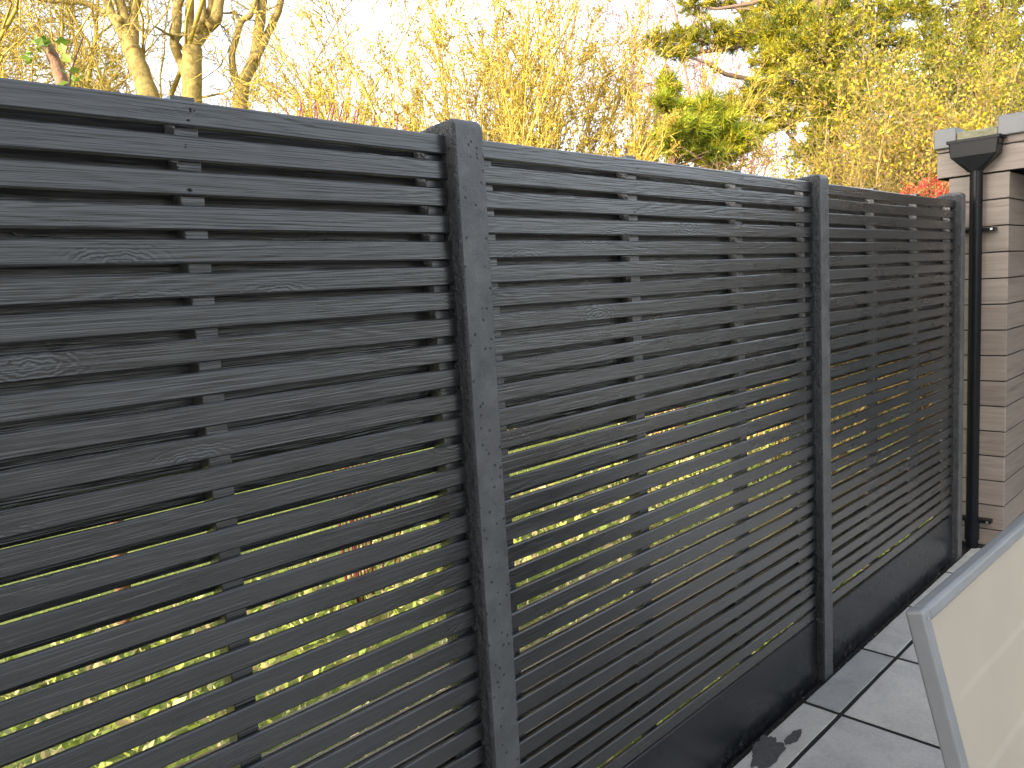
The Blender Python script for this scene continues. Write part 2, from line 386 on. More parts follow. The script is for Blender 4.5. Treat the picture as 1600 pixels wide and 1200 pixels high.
def make_panel(x0, x1, pitch, bat, label, seed, post_sides):
    rr = random.Random(seed)
    P = thing('slatted_fence', label, 'fence', ((x0+x1)/2, 0, .3), 'slatted panels of the black fence')
    ox, oz = (x0+x1)/2, .3
    meshes = [slat_mesh(x1-x0, seed*10+k) for k in range(7)]; back = [slat_mesh(x1-x0, seed*10+k, BW2) for k in range(4)]
    for i in range(31):
        o = link('slat', meshes[rr.randrange(7)], P, None, (x0-ox+rr.uniform(-.002, .002)*0, rr.uniform(-.0012, .0008), TOP-SW-i*pitch-oz+(0 if i == 0 else rr.uniform(-.0011, .0011))))
        o.rotation_euler = (rr.uniform(-.012, .012), rr.uniform(-.0006, .0006), 0)
    g1 = pitch-SW; g2 = pitch-BW2
    for i in range(30):        # rear slats, staggered behind the gaps
        zc = TOP-i*pitch-SW-g1/2-GAPSHIFT+g2/2+(.005 if i == 0 else 0)
        o = link('slat', back[rr.randrange(4)], P, None, (x0-ox, ST+BD+rr.uniform(-.001, .001), zc-oz+rr.uniform(-.001, .001)))
    bm_ = MB(); bm_.box((-.0215, 0, 0), (.0215, BD-.001, 1.0))
    me = bpy.data.meshes.new('batten')
    zb = TOP-30*pitch-SW+.012
    for k, bx in enumerate(bat):
        b = MB(); h = TOP+(.012 if 0 < k < len(bat)-1 else -.02)-zb; c = .0018
        prof = [(-.0215, c), (-.0215+c, 0), (.0215-c, 0), (.0215, c), (.0215, BD-.0012), (-.0215, BD-.0012)]
        V = [(x, y, z) for z in (0, h) for (x, y) in prof]
        F = [(j, (j+1) % 6, 6+(j+1) % 6, 6+j) for j in range(6)]
        b.add(V, np.array(F)); b.f.append(np.array([[5, 4, 3, 2, 1, 0]])); b.f.append(np.array([[6, 7, 8, 9, 10, 11]]))
        b.build('batten', WOOD, P, loc=None).location = (bx-ox, ST+.0006, zb-oz)
        # nail holes in the top slats
        if 0 < k < len(bat)-1:
            nb = MB()
            for i in range(3):
                for q in range(2 if i else 4):
                    cx = bx-ox+rr.uniform(-.014, .014); cz = TOP-SW/2-i*pitch+rr.uniform(-.013, .013)-oz
                    an = [j/6*6.283 for j in range(6)]; r1 = rr.uniform(.0012, .0022)
                    nb.add([(cx+r1*1.4*math.cos(a), -.0022, cz+r1*math.sin(a)) for a in an], [tuple(range(5, -1, -1))])
            nb.build('nail_holes', HOLE, P, kind='stuff')
    return P
XP = [(-.740, -.645), (1.200, 1.294), (3.102, 3.190), (4.938, 5.022)]
make_panel(XP[0][1]-.004, XP[1][0]+.004, .0587, (-.60, -.01, .615, 1.172), 'large near slatted fence panel left of the pitted concrete post', 3, 0)
make_panel(XP[1][1]-.004, XP[2][0]+.004, .0587, (1.335, 1.925, 2.545, 3.074), 'middle slatted fence panel between the near and second concrete posts', 4, 0)
make_panel(XP[2][1]-.004, XP[3][0]+.004, .0583, (3.235, 3.80, 4.37, 4.910), 'far slatted fence panel ending beside the black downpipe', 5, 0)

def make_post(x0, x1, label, seed, zt=2.132, res=.006):
    b = MB(); w = x1-x0; yf, yb = -.030, .105
    # perimeter samples: front, right, back, left (ccw seen from above), each with a roughness weight
    per = []
    def seg(ax, ay, bx, by, wt, n):
        for k in range(n):
            s_ = k/n; per.append((ax+(bx-ax)*s_, ay+(by-ay)*s_, wt))
    ch = .004
    seg(x0+ch, yf, x1-ch, yf, .10, int(w/res)); seg(x1-ch, yf, x1, yf+ch, .3, 2)
    seg(x1, yf+ch, x1, yb, .5, int((yb-yf)/res/1.5)); seg(x1, yb, x0, yb, .3, 6)
    seg(x0, yb, x0, yf+ch, 1.0, int((yb-yf)/res*1.2)); seg(x0, yf+ch, x0+ch, yf, .8, 3)
    n = len(per); nz = int(zt/res); cx, cy = (x0+x1)/2, (yf+yb)/2; V = []
    for i in range(nz+1):
        z = i/nz*zt
        for (x, y, wt) in per:
            p = Vector((x+seed*3.7, y, z)); nn = noise.noise(p*95)*.5+noise.noise(p*40)*.6+noise.noise(p*180)*.25
            amp = .0062*wt
            dx, dy = x-cx, y-cy; l = math.hypot(dx, dy)
            tz = 0
            if z > zt-.020: # rounded, sloping top
                k = (z-(zt-.020))/.020; sh = 1-.16*k*k
            else: sh = 1
            V.append((cx+dx*sh+dx/l*nn*amp, cy+dy*sh+dy/l*nn*amp, z - (max(0, z-zt+.03)/.03)*(.010*(y-yf)/(yb-yf))))
    F = np.array([(i*n+j, i*n+(j+1) % n, (i+1)*n+(j+1) % n, (i+1)*n+j) for i in range(nz) for j in range(n)])
    b.add(V, F)
    # top cap: concentric rings, rough
    base = nz*n; prev = [base+j for j in range(n)]; last = V[base:]; rings = 6
    for k in range(1, rings+1):
        s_ = 1-k/rings*.98; ring = []
        for j, (x, y, z) in enumerate(last):
            px, py = cx+(x-cx)*s_, cy+(y-cy)*s_
            nn = noise.noise(Vector((px*60+seed, py*60, 2)))*.006*(1 if py > 0 else .25)+noise.noise(Vector((px*160+seed, py*160, 5)))*.003*(1 if py > 0 else .25)
            ring.append((px, py, zt+.004*min(1, k/2)-.010*(py-yf)/(yb-yf)+nn))
        idx = [b.n+j for j in range(n)]
        b.v.append(np.array(ring)); b.c.append(np.ones((n, 3))); b.n += n
        b.f.append(np.array([(prev[j], prev[(j+1) % n], idx[(j+1) % n], idx[j]) for j in range(n)])); prev = idx
    b.f.append(np.array([prev]))
    o = b.build('concrete_post', CONC, smooth=True, loc=(cx, 0, 0))
    return tag(o, label, 'fence post', 'concrete posts of the black fence')
make_post(*XP[0], 'black concrete post at the unseen left end of the fence', 1, res=.02)
make_post(*XP[1], 'nearest wide black concrete post with pitted face, rough left side', 2, 2.134, .0045)
make_post(*XP[2], 'second black concrete post standing by the dark paving slab', 3, 2.128, .006)
make_post(*XP[3], 'farthest black concrete post next to the downpipe', 4, 2.142, .007)
for k, (a, b_, lab) in enumerate(((XP[0][1], XP[1][0], 'unseen black gravel board under the near fence panel'), (XP[1][1], XP[2][0], 'smooth black gravel board under the middle fence panel'), (XP[2][1], XP[3][0], 'smooth black gravel board under the far fence panel'))):
    b = MB(); a += .001; b_ -= .001; c = .004; y0 = .002; y1 = .05; zt = .288
    prof = [(y0, 0), (y0, zt-c), (y0+c, zt), (y1, zt), (y1, 0)]
    V = [(x-a, y, z) for x in (a, b_) for (y, z) in prof]
    b.add(V, np.array([(j, (j+1) % 5, 5+(j+1) % 5, 5+j) for j in range(5)])[:, ::-1]); b.f.append(np.array([[0, 1, 2, 3, 4]])); b.f.append(np.array([[9, 8, 7, 6, 5]]))
    o = b.build('gravel_board', GRAVEL, loc=None); o.location = (a, 0, 0)
    tag(o, lab, 'gravel board', 'gravel boards of the black fence')

# ------------------------------------------------------------------ garden room (right)
WX = 5.27
room = thing('garden_room', 'timber-effect clad garden room corner with grey coping at the right', 'building', (WX, 0, 0))
def rbox(name, mat, a, b, bev=.003, parent=room, off=(WX, 0, 0)):
    m = MB(); m.box([a[i]-off[i] for i in range(3)], [b[i]-off[i] for i in range(3)])
    o = m.build(name, mat, parent)
    if bev:
        md = o.modifiers.new('bevel', 'BEVEL'); md.width = bev; md.segments = 2; md.limit_method = 'ANGLE'
    return o
YR, YL = -.186, .128                       # pier: right corner, left edge
rbox('wall_core', HOLE, (WX+.012, YR+.012, 0), (WX+2.6, YL-.01, 2.25), 0)
zj = [.03]+[.135+.1515*k for k in range(15)]
for k in range(15):
    z0, z1 = zj[k]+.0035, zj[k+1]-.0035
    rbox('board', CLAD, (WX, YR, z0), (WX+.022, YL, z1))                       # faces the patio end-on
    rbox('board', CLAD, (WX+.0235, YR+.001, z0), (WX+1.3, YR+.022, z1))              # return along the pier
# fascia above the opening, wider than the pier
for (z0, z1) in ((2.262, 2.404), (2.411, 2.47)):
    rbox('board', CLAD, (WX-.004, -2.6, z0), (WX+.02, .192, z1))
rbox('soffit', HOLE, (WX+.0205, -2.6, 2.285), (WX+2.6, .185, 2.31), 0)
rbox('roof_deck', COPING, (WX+.0215, -2.6, 2.315), (WX+2.8, .19, 2.44), 0)
rbox('unseen_dark_glazing', GLASS, (WX+1.35, -2.6, 0), (WX+1.45, YR+.0, 2.28), 0)  # unseen wall made dark glass so the far slats reflect less brown
rbox('coping', COPING, (WX-.030, .085, 2.430), (WX+.16, .205, 2.545), .006)
rbox('coping', COPING, (WX-.030, -2.6, 2.455), (WX+.16, -.128, 2.568), .006)
rbox('coping', MOSS, (WX-.022, -.1275, 2.43), (WX+.16, .0845, 2.512), .008)
rbox('trim', CLAD, (WX+.021, .1935, 2.26), (WX+2.6, .200, 2.42), .0)

# rainwater hopper and downpipe
hop = thing('rainwater_hopper', 'black plastic rainwater hopper under the mossy notch in the coping', 'hopper', (WX-.07, -.03, 2.27))
def loft(mb, rings):
    n = len(rings[0]); V = [p for r_ in rings for p in r_]
    mb.add(V, np.array([(i*n+j, i*n+(j+1) % n, (i+1)*n+(j+1) % n, (i+1)*n+j) for i in range(len(rings)-1) for j in range(n)]))
def rr_ring(x0, x1, y0, y1, z, r=.008, n=3):
    P = []
    for (cx, cy, a0) in ((x1-r, y1-r, 0), (x0+r, y1-r, 90), (x0+r, y0+r, 180), (x1-r, y0+r, 270)):
        for k in range(n+1):
            a = R(a0+90*k/n); P.append((cx+r*math.cos(a), cy+r*math.sin(a), z))
    return P
hx0, hx1 = -.055, .063
b = MB(); loft(b, [rr_ring(-.035, .035, -.040, .040, 0, .03), rr_ring(-.036, .037, -.044, .044, .006, .03), rr_ring(hx0+.002, hx1, -.117, .119, .088, .004), rr_ring(hx0, hx1, -.130, .130, .172), rr_ring(hx0+.006, hx1-.006, -.122, .122, .172), rr_ring(hx0+.016, hx1-.006, -.10, .10, .085)])
b.build('hopper_body', BLACKP, hop, smooth=False)
b = MB(); loft(b, [rr_ring(hx0-.008, hx1, -.139, .139, .168), rr_ring(hx0-.008, hx1, -.139, .139, .184), rr_ring(hx0+.004, hx1-.004, -.125, .125, .184), rr_ring(hx0+.004, hx1-.004, -.125, .125, .168)])
b.build('rim', MOSS if False else BLACKP, hop)
pipe = thing('downpipe', 'round black plastic downpipe running down between far post and cladding', 'downpipe', (WX-.07, -.035, .03))
def cyl(mb, z0, z1, r, n=28, cx=0, cy=0):
    an = np.arange(n)*2*math.pi/n
    V = [(cx+r*math.cos(a), cy+r*math.sin(a), z) for z in (z0, z1) for a in an]
    mb.add(V, np.array([(j, (j+1) % n, n+(j+1) % n, n+j) for j in range(n)])); mb.f.append(np.array([list(range(n))[::-1]])+mb.n-2*n); mb.f.append(np.array([list(range(n, 2*n))])+mb.n-2*n)
b = MB(); cyl(b, .0, 2.245, .034); b.build('pipe', BLACKP, pipe, smooth=True).modifiers.new('edge', 'EDGE_SPLIT')
b = MB(); cyl(b, .05, .16, .040); cyl(b, .150, .163, .0425); b.build('socket', BLACKP, pipe, smooth=True).modifiers.new('edge', 'EDGE_SPLIT')
for z in (1.905, .165):
    b = MB(); cyl(b, z-.010, z+.010, .0372); b.box((.010, -.095, z-.010), (.066, .095, z+.010))
    o = b.build('bracket', BLACKP, pipe)
    for sy in (-1, 1):
        h = MB(); h.box((.006, sy*.078-.006, z-.006), (.0095, sy*.078+.006, z+.006)); h.build('screw', STEEL, o)

# ------------------------------------------------------------------ garden bench (right foreground)
bench = thing('garden_bench', 'garden seat back with beige mesh sling and silver-grey aluminium frame', 'garden seat', (1.74, -.80, .03))
BU = Vector((.9995, -.031, 0)).normalized(); BV = Vector((0, -.242, -.970)).normalized(); BN = BU.cross(BV).normalized()   # BN points to the fence
P0 = Vector((1.7386, -.7999, 1.0))
BW = 1.22; RW, RD = .036, .040
Mb = Matrix((BU, BV, -BN)).transposed().to_4x4(); Mb.translation = P0 - bench.location     # local x along top, y down the back, z towards the sitter
def bpart(name, mat, a, b, bev=.004, parent=bench, mat4=Mb, seg=3):
    m = MB(); m.box(a, b); o = m.build(name, mat, parent); o.matrix_local = mat4
    if bev:
        md = o.modifiers.new('bevel', 'BEVEL'); md.width = bev; md.segments = seg
    return o
BL = .72
for (u0, u1) in ((0, RW), (BW-RW, BW)):
    sr = bpart('side_rail', ALU, (u0, .0, 0), (u1, BL, RD), .007)
    m = MB(); an = [k/12*6.283 for k in range(12)]
    m.add([(u0+.018+.0042*math.cos(a), .022+.0042*math.sin(a), RD+.0006) for a in an], [tuple(range(12))])
    m.add([(u0+.018+.0022*math.cos(a), .022+.0022*math.sin(a), RD+.0012) for a in an], [tuple(range(12))])
    sc_ = m.build('screw', STEEL, bench); sc_.matrix_local = Mb
bpart('top_rail', ALU, (RW+.0005, .001, .001), (BW-RW-.0005, .034, RD-.001), .009)
bpart('lower_rail', ALU, (RW+.0005, BL-.034, .001), (BW-RW-.0005, BL-.001, RD-.001), .009)
# sling with soft horizontal folds
m = MB(); nu, nv = 60, 120; V = []
for j in range(nv+1):
    v = .030+(BL-.06)*j/nv
    for i in range(nu+1):
        u = RW-.004+(BW-2*RW+.008)*i/nu
        s_ = (u-RW)/(BW-2*RW); edge = min(1, max(0, s_*9))*min(1, max(0, (1-s_)*9))
        z = .030 - .012*math.sin(math.pi*min(1, max(0, s_)))*math.sin(math.pi*j/nv)
        wob = .012*noise.noise(Vector((u*3, v*4, 1)))
        for c in (.232, .410, .59):
            d = (v-c-wob-.02*(s_-.1)); z += edge*(.0030*math.exp(-max(0, d)/.07) if d > 0 else -.0026*math.exp(d/.05))*min(1, abs(d)/.004)
        z += .0020*noise.noise(Vector((u*6, v*6, 4)))*edge
        V.append((u, v, z))
F = np.array([(j*(nu+1)+i, j*(nu+1)+i+1, (j+1)*(nu+1)+i+1, (j+1)*(nu+1)+i) for j in range(nv) for i in range(nu)])
m.add(V, F); sl_ = m.build('back_sling', SLING, bench, smooth=True); sl_.matrix_local = Mb
bpart('hem', SLING, (RW+.0005, .0345, .028), (BW-RW-.0005, .041, .0335), .002)
for u0 in (RW+.0005, BW-RW-.0065): bpart('hem', SLING, (u0, .0415, .028), (u0+.006, BL-.035, .0335), .002)
# seat, arms and legs (below the frame of the picture)
Ib = Matrix((BU, Vector((BU.y, -BU.x, 0)), Vector((0, 0, 1)))).transposed().to_4x4()        # local y away from fence
seat0 = P0 + BV*(BL-.06); Ib.translation = Vector((seat0.x, seat0.y, .40)) - bench.location
for (u0, u1) in ((0, RW), (BW-RW, BW)):
    bpart('seat_rail', ALU, (u0+.001, -.02, -.02), (u1-.001, .52, .016), .006, mat4=Ib)
    bpart('leg', ALU, (u0+.003, .475, -.370), (u1-.003, .509, -.0205), .005, mat4=Ib)
    bpart('leg', ALU, (u0+.003, -.015, -.370), (u1-.003, .019, -.0205), .005, mat4=Ib)
    bpart('arm', ALU, (u0-.004, .0, .20), (u1+.004, .50, .222), .006, mat4=Ib)
    bpart('arm_post', ALU, (u0+.004, .475, .0165), (u1-.004, .505, .1995), .005, mat4=Ib)
bpart('front_rail', ALU, (RW, .49, -.018), (BW-RW, .518, .014), .006, mat4=Ib)
m = MB(); m.box((RW, .012, -.002), (BW-RW, .489, .004)); o = m.build('seat_sling', SLING, bench); o.matrix_local = Ib

# ------------------------------------------------------------------ house added out of view at the left to shade fence and patio
unseen_house = thing('unseen_house', 'two-storey cream rendered house added out of view at the left to shade the patio', 'unseen_house', (-4, -7, 0))
HX0, HX1, HY0, HY1, HE = -10.0, -3.2, -4.6, 0.0, 6.0
def hbox(name, mat, a, b): return rbox(name, mat, a, b, 0, unseen_house, (-4, -7, 0))
hbox('wall', RENDER, (HX0, HY0, 0), (HX1, HY1, HE))
b = MB(); y_m = (HY0+HY1)/2
V = [(x+4, y+7, z) for x in (HX0-.3, HX1+.3) for (y, z) in ((HY0-.3, HE+.01), (HY1+.05, HE+.01), (y_m, HE+1.6))]
b.add(V, [(0, 1, 2), (5, 4, 3), (0, 3, 4, 1), (1, 4, 5, 2), (2, 5, 3, 0)]); b.build('roof', ROOFT, unseen_house)
for (y, z, w, h) in ((-4.0, .9, 1.2, 1.2), (-2.2, .0, .95, 2.1), (-4.0, 3.5, 1.2, 1.2), (-1.8, 3.5, 1.2, 1.2)):
    o = hbox('window', UPVC, (HX1, y, z+.03), (HX1+.05, y+w, z+h+.03))
    m_ = MB(); m_.box((HX1+.0505+4, y+.06+7, z+.09), (HX1+.056+4, y+w-.06+7, z+h-.03)); m_.build('pane', GLASS, o)

# ------------------------------------------------------------------ vegetation helpers
def unit(v): return v/(np.linalg.norm(v)+1e-9)
def leaf_cloud(mb, centers, size, cols, seed, aspect=.5, up=.2):
    """one diamond shaped, slightly folded leaf (2 triangles) at each centre"""
    rs = np.random.RandomState(seed); n = len(centers)
    if n == 0: return
    P = np.asarray(centers); a = rs.normal(size=(n, 3)); a[:, 2] += up; a /= np.linalg.norm(a, axis=1, keepdims=True)
    b = np.cross(a, rs.normal(size=(n, 3))); b /= np.linalg.norm(b, axis=1, keepdims=True)
    c = np.cross(a, b); s = (size*rs.uniform(.6, 1.35, n))[:, None]
    v0 = P; v1 = P+a*s*.5+b*s*aspect*.5+c*s*.06; v2 = P+a*s; v3 = P+a*s*.5-b*s*aspect*.5+c*s*.06
    V = np.stack([v0, v1, v2, v3], 1).reshape(-1, 3); i = np.arange(n)[:, None]*4
    F = np.concatenate([i+np.array([[0, 1, 2]]), i+np.array([[0, 2, 3]])])
    cols = np.asarray(cols); pick = cols[rs.randint(0, len(cols), n)]*rs.uniform(.75, 1.25, (n, 1))
    mb.add(V, F, np.repeat(pick, 4, axis=0))
def wander(rs, p, d, length, n, wob, lift=0.0):
    pts = [p.copy()]; d = unit(d)
    for k in range(n):
        d = unit(d+rs.normal(size=3)*wob+np.array([0, 0, lift])); p = p+d*length/n; pts.append(p.copy())
    return np.array(pts), d
def grow(mb, rs, p, d, length, rad, level, cfg, tips, col):
    """tapered branch with side branches; collects twig points in tips"""
    n = cfg['seg'][level]; pts, dl = wander(rs, p, d, length, n, cfg['wob'][level], cfg['lift'])
    last = level == len(cfg['seg'])-1
    r1 = max(rad*.32, cfg.get('rmin', .0028)*.6)
    mb.tube(pts, np.linspace(rad, r1, n+1), cfg['sides'][level], col*rs.uniform(.8, 1.2))
    if last or level >= cfg.get('leaf_from', 9):
        for k in range(1, n+1):
            for q in range(cfg['leaves']): tips.append(pts[k-1]+(pts[k]-pts[k-1])*rs.uniform()+rs.normal(size=3)*cfg['lspread'])
    if last: return
    kids = cfg['kids'][level]
    for q in range(kids):
        t = rs.uniform(cfg['from'], 1.0); f = t*n; i = min(int(f), n-1); pp = pts[i]+(pts[i+1]-pts[i])*(f-i)
        dd = unit(pts[i+1]-pts[i]); side = rs.normal(size=3); side -= dd*(side@dd); side = unit(side)
        ang = cfg['ang'][level]*rs.uniform(.6, 1.3); nd = dd*math.cos(ang)+side*math.sin(ang)
        grow(mb, rs, pp, nd, length*cfg['ratio'][level]*rs.uniform(.6, 1.15)*(1.15-.5*t), max(cfg.get('rmin', .0028), rad*(1-.65*t)*cfg.get('rr', .55)), level+1, cfg, tips, col)
def plant(name, label, cat, base, stems, cfg, seed, bark, leafcols, lsize, group=None, leafmat=LEAF, aspect=.5, extra=None, twigmat=TWIG, leafname='foliage'):
    rs = np.random.RandomState(seed)
    root = thing(name, label, cat, base, group); b0 = np.array(base)
    mb = MB(); tips = []
    for (off, d, ln, r_) in stems:
        grow(mb, rs, np.array(off, dtype=float), np.array(d, dtype=float), ln, r_, 0, cfg, tips, np.array(bark))
    mb.build('branches', twigmat, root, smooth=True, usecol=True)
    if leafcols:
        lb = MB(); leaf_cloud(lb, tips, lsize, leafcols, seed+1, aspect); 
        if extra: extra(lb, rs)
        lb.build(leafname, leafmat, root, usecol=True)
    return root, tips
def ground_at(px, depth, z=0.0):
    p = at(px, 400, depth); return (p.x, p.y, z)

# ------------------------------------------------------------------ yellow-barked pollarded trees on the left
def limb_tree(label, depth, limbs, seed, col=(.33, .25, .085)):
    """limbs: list of (pixel polyline, radius list in m); first is the trunk"""
    rs = np.random.RandomState(seed)
    p0 = at(*limbs[0][0][0], depth); base = Vector((p0.x, p0.y, -.02))
    root = thing('pollarded_tree', label, 'tree', base, 'pale trunked trees left behind the fence'); b0 = np.array(base)
    tips = []; tw = MB()
    for k, (pl, rad) in enumerate(limbs):
        P = [np.array(at(x, y, depth + (k*.09 if k else 0)*(1 if i else 0) + rs.uniform(-.05, .05))) for i, (x, y) in enumerate(pl)]
        if k == 0: P = [b0+np.array([rs.uniform(-.1, .1), rs.uniform(-.1, .1), 0])]+P; rad = [rad[0]*1.25]+list(rad)
        # resample smoothly
        P = np.array(P); t = np.linspace(0, len(P)-1, (len(P)-1)*7+1)
        def cr(arr):
            out = []
            for tt in t:
                i = min(int(tt), len(arr)-2); f_ = tt-i
                a, b_, c, d = arr[max(i-1, 0)], arr[i], arr[i+1], arr[min(i+2, len(arr)-1)]
                out.append(.5*((2*b_)+(-a+c)*f_+(2*a-5*b_+4*c-d)*f_**2+(-a+3*b_-3*c+d)*f_**3))
            return np.array(out)
        Q = cr(P); rd = np.interp(t, np.arange(len(rad)), rad)*(1+.10*np.array([noise.noise(Vector((q[2]*6, k*3.1, seed))) for q in Q]))
        Q = Q+.012*np.array([[noise.noise(Vector((q[2]*7, 1, seed+k))), noise.noise(Vector((q[2]*7, 9, seed+k))), 0] for q in Q])
        m = MB(); m.tube(Q-b0, rd, 12, np.array(col)*rs.uniform(.92, 1.08))
        m.build('trunk' if k == 0 else 'limb', BARK, root, smooth=True, usecol=True)
        if k: tips.append((Q[-1]-b0, unit(Q[-1]-Q[-3]), rd[-1])); 
        for q in range(1 if k else 0):
            i = rs.randint(len(Q)//3, len(Q)); tips.append((Q[i]-b0, unit(rs.normal(size=3)+np.array([0, 0, .4])), .012))
    lt = []; cfg = dict(seg=(7, 6, 5), wob=(.20, .25, .3), sides=(5, 4, 3), lift=.02, kids=(6, 4), ratio=(.5, .5), ang=(.7, .8), **{'from': .15}, leaves=1, lspread=.015)
    for (p, d, r_) in tips:
        grow(tw, rs, p, d, 1.5 if r_ > .02 else .45, max(.01, r_*.9), 0, cfg, lt, np.array(col)*.75)
    tw.build('twigs', TWIG, root, smooth=True, usecol=True, kind='stuff')
    lb = MB(); leaf_cloud(lb, lt, .014, [(.26, .19, .04), (.24, .13, .06)], seed+5); lb.build('buds', LEAF, root, usecol=True)
    return root
D1 = 9.0
limb_tree('leaning forked yellow-barked tree, leftmost of the three bare trunks', D1, [
    ([(262, 260), (238, 170), (222, 118), (207, 75)], [.125, .118, .105, .085]),
    ([(224, 125), (206, 95), (192, 55), (172, 15), (158, -30), (140, -90)], [.07, .062, .055, .05, .045, .03]),
    ([(207, 80), (198, 50), (192, 18), (184, -20), (180, -90)], [.075, .062, .056, .05, .03]),
    ([(207, 75), (209, 30), (214, -10), (222, -80)], [.07, .06, .055, .035]),
    ([(190, 30), (165, 20), (138, 6), (110, 2), (75, 2)], [.035, .036, .034, .03, .022])], 11)
limb_tree('upright yellow-barked tree with stubby forked limbs, middle of the three trunks', D1+.2, [
    ([(298, 300), (300, 190), (300, 120), (301, 75)], [.135, .118, .108, .110]),
    ([(296, 128), (284, 100), (273, 72), (276, 40), (277, 12), (286, -30), (290, -90)], [.06, .058, .055, .058, .055, .05, .03]),
    ([(301, 80), (296, 35), (297, 0), (295, -60)], [.07, .05, .048, .03]),
    ([(301, 72), (318, 48), (335, 32), (342, 5), (350, -50)], [.085, .078, .072, .06, .04]),
    ([(306, 48), (322, 32), (330, 8), (335, -40)], [.045, .05, .042, .03]),
    ([(316, 34), (318, 0), (315, -60)], [.035, .034, .025]),
    ([(300, 95), (291, 82), (287, 79)], [.03, .03, .027])], 12)
limb_tree('short-trunked yellow-barked tree forking low, rightmost of the three trunks', D1+.5, [
    ([(374, 300), (375, 190), (376, 150), (378, 132)], [.10, .095, .09, .092]),
    ([(374, 140), (365, 112), (363, 80), (372, 50), (378, 32), (392, 22), (402, -12)], [.05, .044, .042, .04, .037, .034, .02]),
    ([(378, 130), (398, 92), (404, 50), (408, 15), (412, -40), (415, -90)], [.08, .072, .066, .06, .055, .035]),
    ([(399, 92), (420, 50), (433, 20), (444, -15), (462, -70)], [.05, .047, .044, .04, .025]),
    ([(374, 35), (368, 20), (366, 18)], [.02, .02, .016])], 13)

# broken stump with ivy, close behind the fence
st0 = at(100, 170, 3.6)
stump = thing('dead_branch', 'broken red-brown dead branch with green ivy above the fence at left', 'branch', (st0.x, st0.y, 0))
b0 = np.array((st0.x, st0.y, 0)); m = MB()
Q = np.array([np.array((st0.x+.06, st0.y+.2, 0))-b0, np.array(at(118, 210, 3.6))-b0, np.array(at(97, 128, 3.6))-b0, np.array(at(84, 92, 3.6))-b0, np.array(at(72, 66, 3.6))-b0])
m.tube(Q, [.04, .032, .029, .026, .022], 10, np.array((.30, .17, .11)))
m.build('stem', BARK, stump, smooth=True, usecol=True)
m = MB(); m.tube(np.array([np.array(at(x, y, 3.55))-b0 for x, y in ((108, 140), (111, 112), (120, 85), (130, 58))]), [.004, .004, .003, .002], 5, np.array((.05, .03, .03)))
m.build('shoot', TWIG, stump, usecol=True)
lb = MB()
rs = np.random.RandomState(5)
pts = [np.array(at(x+rs.normal()*4, y+rs.normal()*4, 3.55))-b0 for (x, y) in ((40, 78), (46, 84), (58, 66), (62, 76), (66, 72), (80, 62), (82, 58), (92, 76), (95, 78), (60, 86), (100, 86), (108, 118), (106, 124), (114, 126), (112, 130), (55, 70))]
pts = [p+rs.normal(size=3)*.012 for p in pts for q in range(2)]
leaf_cloud(lb, pts, .048, [(.15, .24, .03), (.22, .30, .05), (.10, .17, .025)], 9, .85); lb.build('ivy_leaves', LEAF, stump, usecol=True)

# ------------------------------------------------------------------ twisted yellow willow at far left
cfgW = dict(seg=(8, 8, 8, 6), wob=(.16, .26, .34, .40), sides=(6, 4, 3, 3), lift=.02, kids=(9, 8, 5), ratio=(.55, .55, .5), ang=(.5, .7, .8), **{'from': .18}, leaves=1, lspread=.02, rr=.6, rmin=.006)
def willow(label, px, depth, seed, n, spread, bark, leafcols, h=4.0, r=.05, cfg=cfgW, name='willow_tree', lsize=.03, tilt=0):
    rs = np.random.RandomState(seed); base = ground_at(px, depth)
    stems = []
    for k in range(n):
        a = rs.uniform(0, 2*math.pi); s_ = spread*rs.uniform(.2, 1)
        stems.append(((rs.uniform(-.25, .25), rs.uniform(-.25, .25), 0), (math.cos(a)*s_+tilt*_r.x, math.sin(a)*s_+tilt*_r.y, 1), h*rs.uniform(.75, 1.1), r*rs.uniform(.7, 1.2)))
    return plant(name, label, 'tree' if h > 2.6 else 'shrub', base, stems, cfg, seed, bark, leafcols, lsize)
willow('tangled golden twisted willow at the far left edge', 20, 11.0, 21, 15, .40, (.36, .27, .055), [(.35, .28, .03), (.33, .20, .04), (.27, .25, .03)], 7.5)
willow('orange twiggy willow behind the leftmost leaning trunk', 165, 12.5, 22, 6, .30, (.34, .22, .09), [(.34, .21, .05), (.30, .15, .06)], 5.4)
# olive evergreen behind it
cfgE = dict(seg=(7, 6, 5, 4), wob=(.10, .18, .22, .25), sides=(6, 4, 3, 3), lift=.015, kids=(10, 7, 4), ratio=(.45, .5, .5), ang=(.9, .8, .8), **{'from': .12}, leaves=4, lspread=.10, rr=.5)
willow('olive evergreen tree behind the golden willow at far left', 35, 17, 23, 3, .15, (.16, .12, .07), [(.16, .15, .025), (.22, .18, .03), (.11, .12, .02)], 6.2, .10, cfgE, 'evergreen_tree', .10)
# pale bare tree
cfgB = dict(seg=(9, 8, 7, 6), wob=(.05, .10, .14, .2), sides=(6, 4, 3, 3), lift=.01, kids=(16, 6, 4), ratio=(.50, .5, .5), ang=(.75, .7, .7), **{'from': .2}, leaves=1, lspread=.02, rr=.5)
willow('slender bare grey tree right of the three yellow trunks', 430, 16, 24, 1, .03, (.26, .20, .13), [(.34, .26, .08)], 7.5, .10, cfgB, 'bare_tree', .035)
willow('distant bare tree left of the three yellow trunks', 120, 20, 25, 1, .05, (.30, .22, .14), [(.36, .24, .10)], 8.5, .10, cfgB, 'bare_tree', .04)
willow('faint bare tree between the yellow trunks and golden fan tree', 520, 21, 26, 2, .10, (.30, .23, .14), [(.40, .30, .08)], 8.0, .08, cfgB, 'bare_tree', .04)

